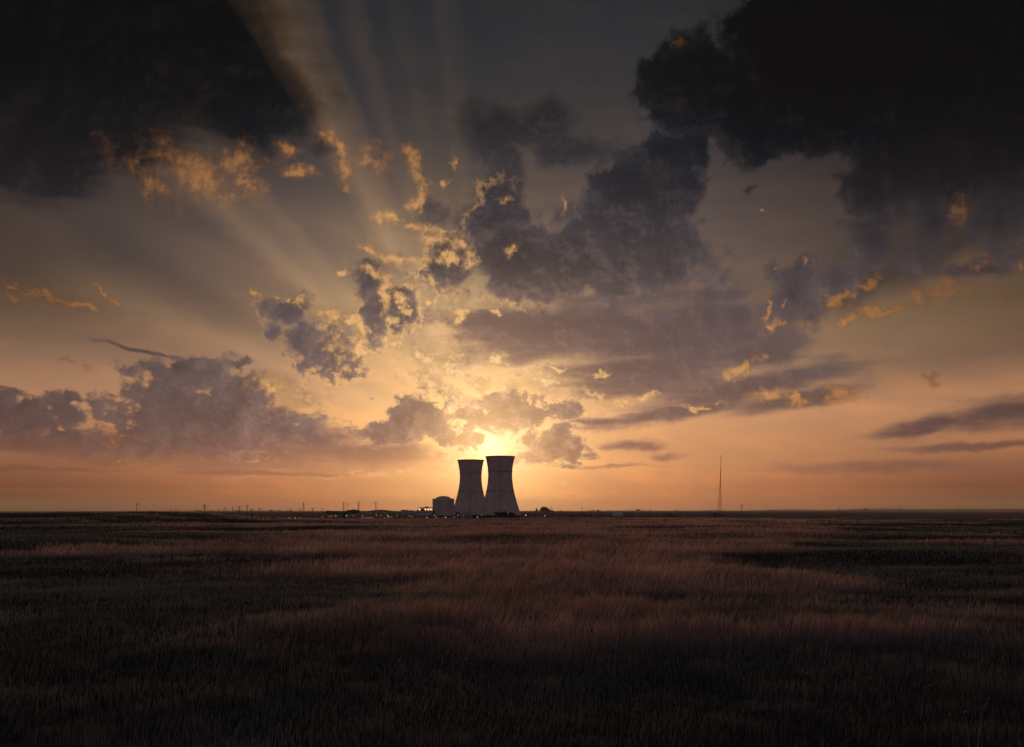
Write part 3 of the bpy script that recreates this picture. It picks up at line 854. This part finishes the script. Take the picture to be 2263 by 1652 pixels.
for k, (xo, y0, w_, lab) in enumerate([
        (3372, 2008, 16, 'flat far tree on the right skyline, left of a broad one'), (3420, 2006, 26, 'broad far tree crown on the right skyline'), (3550, 2006.5, 16, 'rounded far tree standing alone on the right skyline'),
        (3040, 2009.5, 16, 'low far tree on the skyline right of the mast'), (3125, 2010, 8, 'tiny far tree on the skyline right of the mast'), (2516, 2009.5, 20, 'far rounded tree on the skyline above the right end of the barn'),
        (2566, 2011, 10, 'small far tree on the skyline between barn and mast'), (2340, 2010.5, 10, 'small far tree on the skyline left of the barn'), (2360, 2011.5, 16, 'wide low far tree on the skyline just left of the barn'),
        (2210, 2011, 8, 'tiny far tree on the skyline beyond the hazy clump'), (2672, 2011, 10, 'far tree on the skyline beyond the solitary rounded bush'), (940, 2014.5, 20, 'low far tree on the left skyline behind poles'),
        (1070, 2014, 16, 'far tree on the left skyline beyond the lone round tree'), (1135, 2016, 14, 'low far tree on the left skyline before the tall lattice pole'), (790, 2015, 20, 'far low tree on the left skyline near the second tall pole'), (590, 2016.5, 12, 'small tree on the shoulder of the left hill')]):
    tree('far_tree', xo, y0, y0 + 8, w_, 5200 if k < 15 else 460, lab, 'tree', mat='leafdry', group=HT, trunk=.1, n=260, seed=k, clumps=8)

r_ = np.random.default_rng(21); vs, fs = [], []
for k in range(9000):
    x = r_.uniform(-3600, 4600); y = 6600 + r_.normal(0, 60)
    dens = fbm(np.array([x / 260.0]), np.array([3.3]), 4)[0]
    if dens < r_.uniform(.3, .75): continue
    hmax = 4 + 22 * max(0, dens - .3); z = float(ground_z(x, y)) + hmax * r_.random() ** .7
    a_ = r_.normal(0, 1, 3) * np.array([1, .6, .8]); a_ /= np.linalg.norm(a_); b_ = np.cross(a_, r_.normal(0, 1, 3)); b_ /= np.linalg.norm(b_)
    l = r_.uniform(2, 4.5); k0 = len(vs); p = np.array([x, y, z])
    vs += [p - a_ * l, p + b_ * l * .7, p + a_ * l * 1.1, p - b_ * l * .6]; fs.append((k0, k0 + 1, k0 + 2, k0 + 3))
tag(obj('treeline', vs, fs, M['leafdry']), 'faint uneven line of far trees all along the skyline', 'treeline', kind='stuff')

# ------------------------------------------------------------------ radio mast
d = 1500
base = at(2839, 0, d); gz_ = float(ground_z(base.x, d)); Hm = at(0, 1797, d).z - gz_
t = empty('radio_mast', (base.x, d, gz_), 'tall tapering steel lattice radio mast standing alone right of the plant', 'radio mast')
wb = 6.9
hh = lambda f: (wb * (1 - f * 1.33) if f < .69 else .6)
for k in range(3):
    a0 = 2 * math.pi * k / 3 + .35
    lg = MB()
    fs_ = [0, .2, .4, .69]
    for f0, f1 in zip(fs_, fs_[1:]):
        lg.bar((hh(f0) * .577 * math.cos(a0) + f0 * 2.6, hh(f0) * .577 * math.sin(a0), f0 * Hm), (hh(f1) * .577 * math.cos(a0) + f1 * 2.6, hh(f1) * .577 * math.sin(a0), f1 * Hm), .26, .22)
    lg.build('leg', M['redsteel'], t)
br = MB(); N_ = 22
for i in range(N_):
    f0, f1 = .69 * i / N_, .69 * (i + 1) / N_
    for k in range(3):
        a0, a1 = 2 * math.pi * k / 3 + .35, 2 * math.pi * (k + 1) / 3 + .35
        q = lambda a_, f: (hh(f) * .577 * math.cos(a_) + f * 2.6, hh(f) * .577 * math.sin(a_), f * Hm)
        br.bar(q(a0, f0), q(a1, f1), .11, n=4); br.bar(q(a0, f1), q(a1, f1), .1, n=4)
br.build('bracing', M['redsteel'], t)
MB().bar((2.6 * .69, 0, Hm * .685), (2.6 * .72, 0, Hm * .76), .75, .55, 6).build('collar', M['darksteel'], t)
MB().bar((2.6 * .72, 0, Hm * .755), (2.6, 0, Hm), .42, .3, 6).build('top_pole', M['redsteel'], t)
MB().bar((2.6 - 2.2, 0, Hm - 1.2), (2.6 + 2.2, 0, Hm - 1.2), .25, n=4).bar((2.6 - 1.4, 0, Hm - 3.4), (2.6 + 1.4, 0, Hm - 3.4), .22, n=4).build('antenna', M['darksteel'], t)
MB().box((-3, -4, 1.4), (4, 3, 2.8)).build('equipment_hut', M['tin'], t)

# ------------------------------------------------------------------ pylons
def pylon():
    t = empty('pylon', (0, 0, 0), '', 'pylon', 'lattice pylons left of the plant')
    H_, b0, b1 = 50.0, 5.0, .8
    wz = lambda z: b0 + (b1 + .5 - b0) * min(z / 33, 1) if z < 33 else 1.3 - .5 * (z - 33) / 17
    for sx in (-1, 1):
        for sy in (-1, 1):
            l = MB()
            for z0, z1 in ((0, 33), (33, 50)):
                l.bar((sx * wz(z0), sy * wz(z0), z0), (sx * wz(z1), sy * wz(z1), z1), .3, .22, 4)
            l.build('leg', M['galv'], t)
    br = MB(); zs = [0, 9, 17, 24, 29, 33, 36.5, 40, 43.5, 47, 50]
    for z0, z1 in zip(zs, zs[1:]):
        for s in (-1, 1):
            a_, b_ = wz(z0), wz(z1)
            br.bar((-a_, s * a_, z0), (b_, s * b_, z1), .16, n=4).bar((a_, s * a_, z0), (-b_, s * b_, z1), .16, n=4)
            br.bar((s * a_, -a_, z0), (s * b_, b_, z1), .16, n=4).bar((s * a_, a_, z0), (s * b_, -b_, z1), .16, n=4)
    br.build('bracing', M['galv'], t)
    for z, w_ in ((33, 9.5), (40, 12), (46.5, 7)):
        c = MB()
        for s in (-1, 1):
            c.bar((0, s * .8, z), (w_, 0, z + .8), .2, n=4).bar((0, s * .8, z), (-w_, 0, z + .8), .2, n=4)
        c.bar((0, 0, z + 2), (w_, 0, z + .9), .15, n=4).bar((0, 0, z + 2), (-w_, 0, z + .9), .15, n=4)
        for s in (-1, 1): c.bar((s * (w_ - .3), 0, z + .8), (s * (w_ - .3), 0, z - 2.4), .22, .22, 5)
        c.build('crossarm', M['galv'], t)
    return t


P0 = pylon()
first = True
for xo, y0, d_, rz, lab in ((1356, 1981, 2700, .9, 'pair of hazy pylons: the left, fainter one above the tree clusters'), (1371, 1982, 2500, .2, 'right-hand pylon of the close hazy pair above the tree clusters'),
                        (1415, 1979, 2350, 1.1, 'narrow-looking pylon rising right of the tallest tree left of the plant'), (1483, 1979.5, 2350, .05, 'pylon with clear wide arms standing before the low round rise'),
                        (1198, 1982, 2300, 1.3, 'tall lone pylon left of all the tree clusters')):
    p = at(xo, 0, d_); gz_ = float(ground_z(p.x, p.y)); sc_ = (at(0, y0, d_).z - gz_) / 50
    if first: P0.location = (p.x, p.y, gz_); P0.scale = (sc_,) * 3; P0.rotation_euler.z = rz; P0['label'] = lab; first = False
    else: copy_tree(P0, (p.x, p.y, gz_), lab, rz, sc_)


# ------------------------------------------------------------------ wooden poles
def pole():
    t = empty('utility_pole', (0, 0, 0), '', 'utility pole', 'utility poles along the skyline')
    MB().bar((0, 0, -.5), (0, 0, 12), .26, .17, 8).build('post', M['wood'], t)
    for z in (11.3, 9.9):
        c = MB().box((0, -.2, z), (2.6, .18, .22))
        for x in (-1.15, -.45, .45, 1.15): c.bar((x, -.2, z + .08), (x, -.2, z + .4), .07, .1, 5)
        c.build('crossarm', M['wood'], t)
    return t


U0 = pole(); first = True
for xo, y0, d_, rz, sc_w, lab in (
        (539, 1985.5, 420, .5, 1, 'tall pole rising from the crest of the left hill'), (807, 1991, 760, .9, 1, 'tall pole right of the left hill, standing on the lower plain'),
        (2926, 1990.5, 800, .6, 1, 'pole with two crossarms to the right of the radio mast'),
        (674, 2009, 1500, 1, 1, 'short far pole on the left skyline, just right of the hill'), (695, 2010, 1500, 1, 1, 'shorter far pole beside another, just right of the left hill'),
        (772, 2007.5, 1500, 1, 1, 'far pole left of the taller pole on the lower plain'), (835, 2010, 1500, 1, 1, 'low far pole close right of the tall pole on the lower plain'), (863, 2010, 1500, 1, 1, 'low far pole second to the right of the tall pole on the plain'),
        (889, 2001.5, 1400, .3, 1, 'far pole at the left of the spaced skyline row before the lone round tree'), (918, 2002, 1400, .3, 1, 'far pole third before the lone round tree'), (944, 1995, 1300, .3, 1, 'tallest far pole left of the lone round tree'),
        (975.5, 1993.5, 1300, .3, 1, 'far pole nearest on the left of the lone round tree'), (991.5, 2005, 1400, .3, 1, 'far pole right above the lone round tree'), (1024, 2002, 1400, .3, 1, 'far pole nearest on the right of the lone round tree'),
        (1068, 2009, 1500, .3, 1, 'low far pole among trees, right of the lone round tree'), (1103, 2009, 1500, .3, 1, 'low far pole second from the lone pylon on its left'), (1148, 2006.5, 1500, .3, 1, 'far pole first left of the lone pylon but one'), (1184.5, 2006.5, 1500, .3, 1, 'far pole close beside the lone pylon, on its left'),
        (1233, 2005, 1500, .3, 1, 'far pole close beside the lone pylon, on its right'), (1271.5, 2005, 1500, .3, 1, 'pole at the left edge of the first tree cluster'),
        (1421, 2013, 1620, .3, 1, 'dark pole at the right edge of the second tree cluster'), (1445, 2014, 1620, .3, 1, 'dark pole before the left slope of the low round rise'), (1562, 2013, 1650, .3, 1, 'pole just left of the service buildings'), (1540, 2013.5, 1700, .8, 1, 'thin pole before the right slope of the low round rise'),
        (2296, 2000, 1700, .7, 1, 'thin pole on the plain left of the barn'), (2176, 1998.5, 2000, .7, 1, 'thin faint pole above the hazy tree clump'), (2555, 2020, 1500, .7, 1, 'short pole right of the barn'),
        (3310, 2002, 1800, .7, 1, 'thin pole on the right skyline, left of the broad far tree'), (3775, 2005, 1500, .7, 1, 'faint short pole on the right skyline near the edge')):
    p = at(xo, 0, d_); gz_ = float(ground_z(p.x, p.y)); sc_ = (at(0, y0, d_).z - gz_) / 12
    if first: U0.location = (p.x, p.y, gz_); U0.scale = (sc_,) * 3; U0.rotation_euler.z = rz; U0['label'] = lab; first = False
    else: copy_tree(U0, (p.x, p.y, gz_), lab, rz, sc_)

# ------------------------------------------------------------------ lit yard lamps
def lamp(glow):
    t = empty('yard_lamp', (0, 0, 0), '', 'lamp', 'lit yard lamps around the plant')
    MB().bar((0, 0, -.4), (0, 0, 7.6), .14, .1, 7).bar((0, 0, 7.5), (0, -1.0, 8.0), .08, .07, 6).build('post', M['galv'], t)
    h = MB().box((0, -1.2, 8.05), (.9, .9, .2)).build('lamp_head', M['galv'], t)
    g = MB().lathe([(.01, .36), (.34, .26), (.5, 0), (.34, -.3), (.01, -.42)], 12).build('lamp_globe', M[glow], h, True)
    g.location = (0, -1.2, 7.6)
    return t


L0 = None; made = {}
ORD = ['leftmost', 'second from left', 'third from left', 'fourth from left', 'fifth from left', 'sixth from left', 'seventh from left', 'eighth from left', 'ninth from left', 'tenth from left', 'eleventh from left', 'twelfth from left', 'thirteenth from left', 'fourteenth from left']
NUM = {1: 'one', 2: 'two', 3: 'three', 4: 'four', 5: 'five', 6: 'six', 7: 'seven', 8: 'eight', 9: 'nine', 10: 'ten', 11: 'eleven', 12: 'twelve', 13: 'thirteen', 14: 'fourteen'}
for where, pts in (
        ('out on the plain before the left skyline', [(636, 2032), (697, 2031)]),
        ('left of the tree clusters', [(1143, 2043.7), (1165, 2043.7), (1185, 2043.7), (1272, 2039.6)]),
        ('below the tree clusters', [(1300, 2037), (1309, 2036), (1326, 2036), (1367.5, 2035.2), (1395, 2034.8)]),
        ('before the low round rise', [(1432, 2033.6), (1446.7, 2030.4), (1461, 2030.8), (1485, 2032.6), (1503, 2034.8), (1519.5, 2030), (1529.5, 2034.3), (1534, 2040.3), (1521, 2043.6), (1545.4, 2040.3), (1567.5, 2035.2)]),
        ('before the turbine building', [(1615.7, 2034.8), (1626, 2038), (1685, 2042.5)]),
        ('before the containment building', [(1713.6, 2034.5), (1721, 2042.5), (1758, 2042.2)]),
        ('before the farther cooling tower', [(1793, 2040.5), (1807.6, 2033.5), (1829, 2036), (1864, 2037), (1883.5, 2040.4), (1900.6, 2033.7)]),
        ('right of the nearer tower', [(2055, 2025), (2075.6, 2033.2), (2097, 2029), (2150, 2035.3), (2165, 2020.3)]),
        ('between the hazy tree clump and the barn', [(2187, 2025), (2201.6, 2022.6), (2242.5, 2027), (2249, 2024.5), (2267, 2018.3), (2277, 2021.5), (2303, 2021.5), (2323, 2027.8), (2383, 2021.5), (2396, 2021.5), (2418.5, 2022.5)]),
        ('right of the barn', [(2509, 2021), (2516.5, 2020.5)])):
    for k, (xo, yo) in enumerate(pts):
        d_ = 1700 if yo < 2032 else (1400 if yo < 2039 else 1150)
        if yo < 2028: d_ = 2600
        if xo < 700: d_ = 1400
        p = at(xo, yo, d_); gz_ = float(ground_z(p.x, p.y)); sc_ = max(.62, min(1.5, (p.z - gz_) / 7.6))
        rz = random.uniform(-.3, .3)
        lab = 'lit white lamp ' + where + ', ' + ORD[k] + ' of ' + NUM[len(pts)]
        pp = (p.x, p.y, gz_)
        glow = random.choice(('lamp', 'warmlamp', 'warmlamp', 'faintlamp'))
        if glow not in made: made[glow] = L0 = lamp(glow); L0.location = pp; L0.scale = (sc_,) * 3; L0['label'] = lab
        else: copy_tree(made[glow], pp, lab, rz, sc_)

# ------------------------------------------------------------------ parked trailers at the field edge
def trailer():
    t = empty('parked_trailer', (0, 0, 0), '', 'trailer', 'pale trailers parked left of the plant')
    MB().box((0, 0, 2.35), (11, 2.5, 2.7)).build('body', M['white'], t)
    MB().box((0, 0, .88), (10.6, 1.2, .2)).build('chassis', M['darksteel'], t)
    for x in (-4.2, -3.0, 3.6):
        for s in (-1, 1):
            w = MB().lathe([(.01, -.14), (.5, -.14), (.5, .14), (.01, .14)], 14).build('wheel', M['rubber'], t)
            w.location = (x, s * 1.05, .5); w.rotation_euler = (R(90), 0, 0)
    MB().box((5.51, 0, 2.3), (.05, 2.2, 2.4)).build('door', M['tin'], t)
    return t


T0 = trailer()
for k, (xo, lab) in enumerate(((1436, 'pale trailer parked at the left end of the row at the field edge'), (1446.5, 'pale trailer in the middle of the parked row, touching the left one'), (1463, 'pale trailer parked at the right end of the row beside a dark bush'))):
    p = at(xo, 0, 1540); gz_ = float(ground_z(p.x, p.y))
    if k == 0: T0.location = (p.x, p.y, gz_); T0['label'] = lab; T0.rotation_euler.z = .12
    else: copy_tree(T0, (p.x, p.y, gz_), lab, .12 - .1 * k, 1.0)
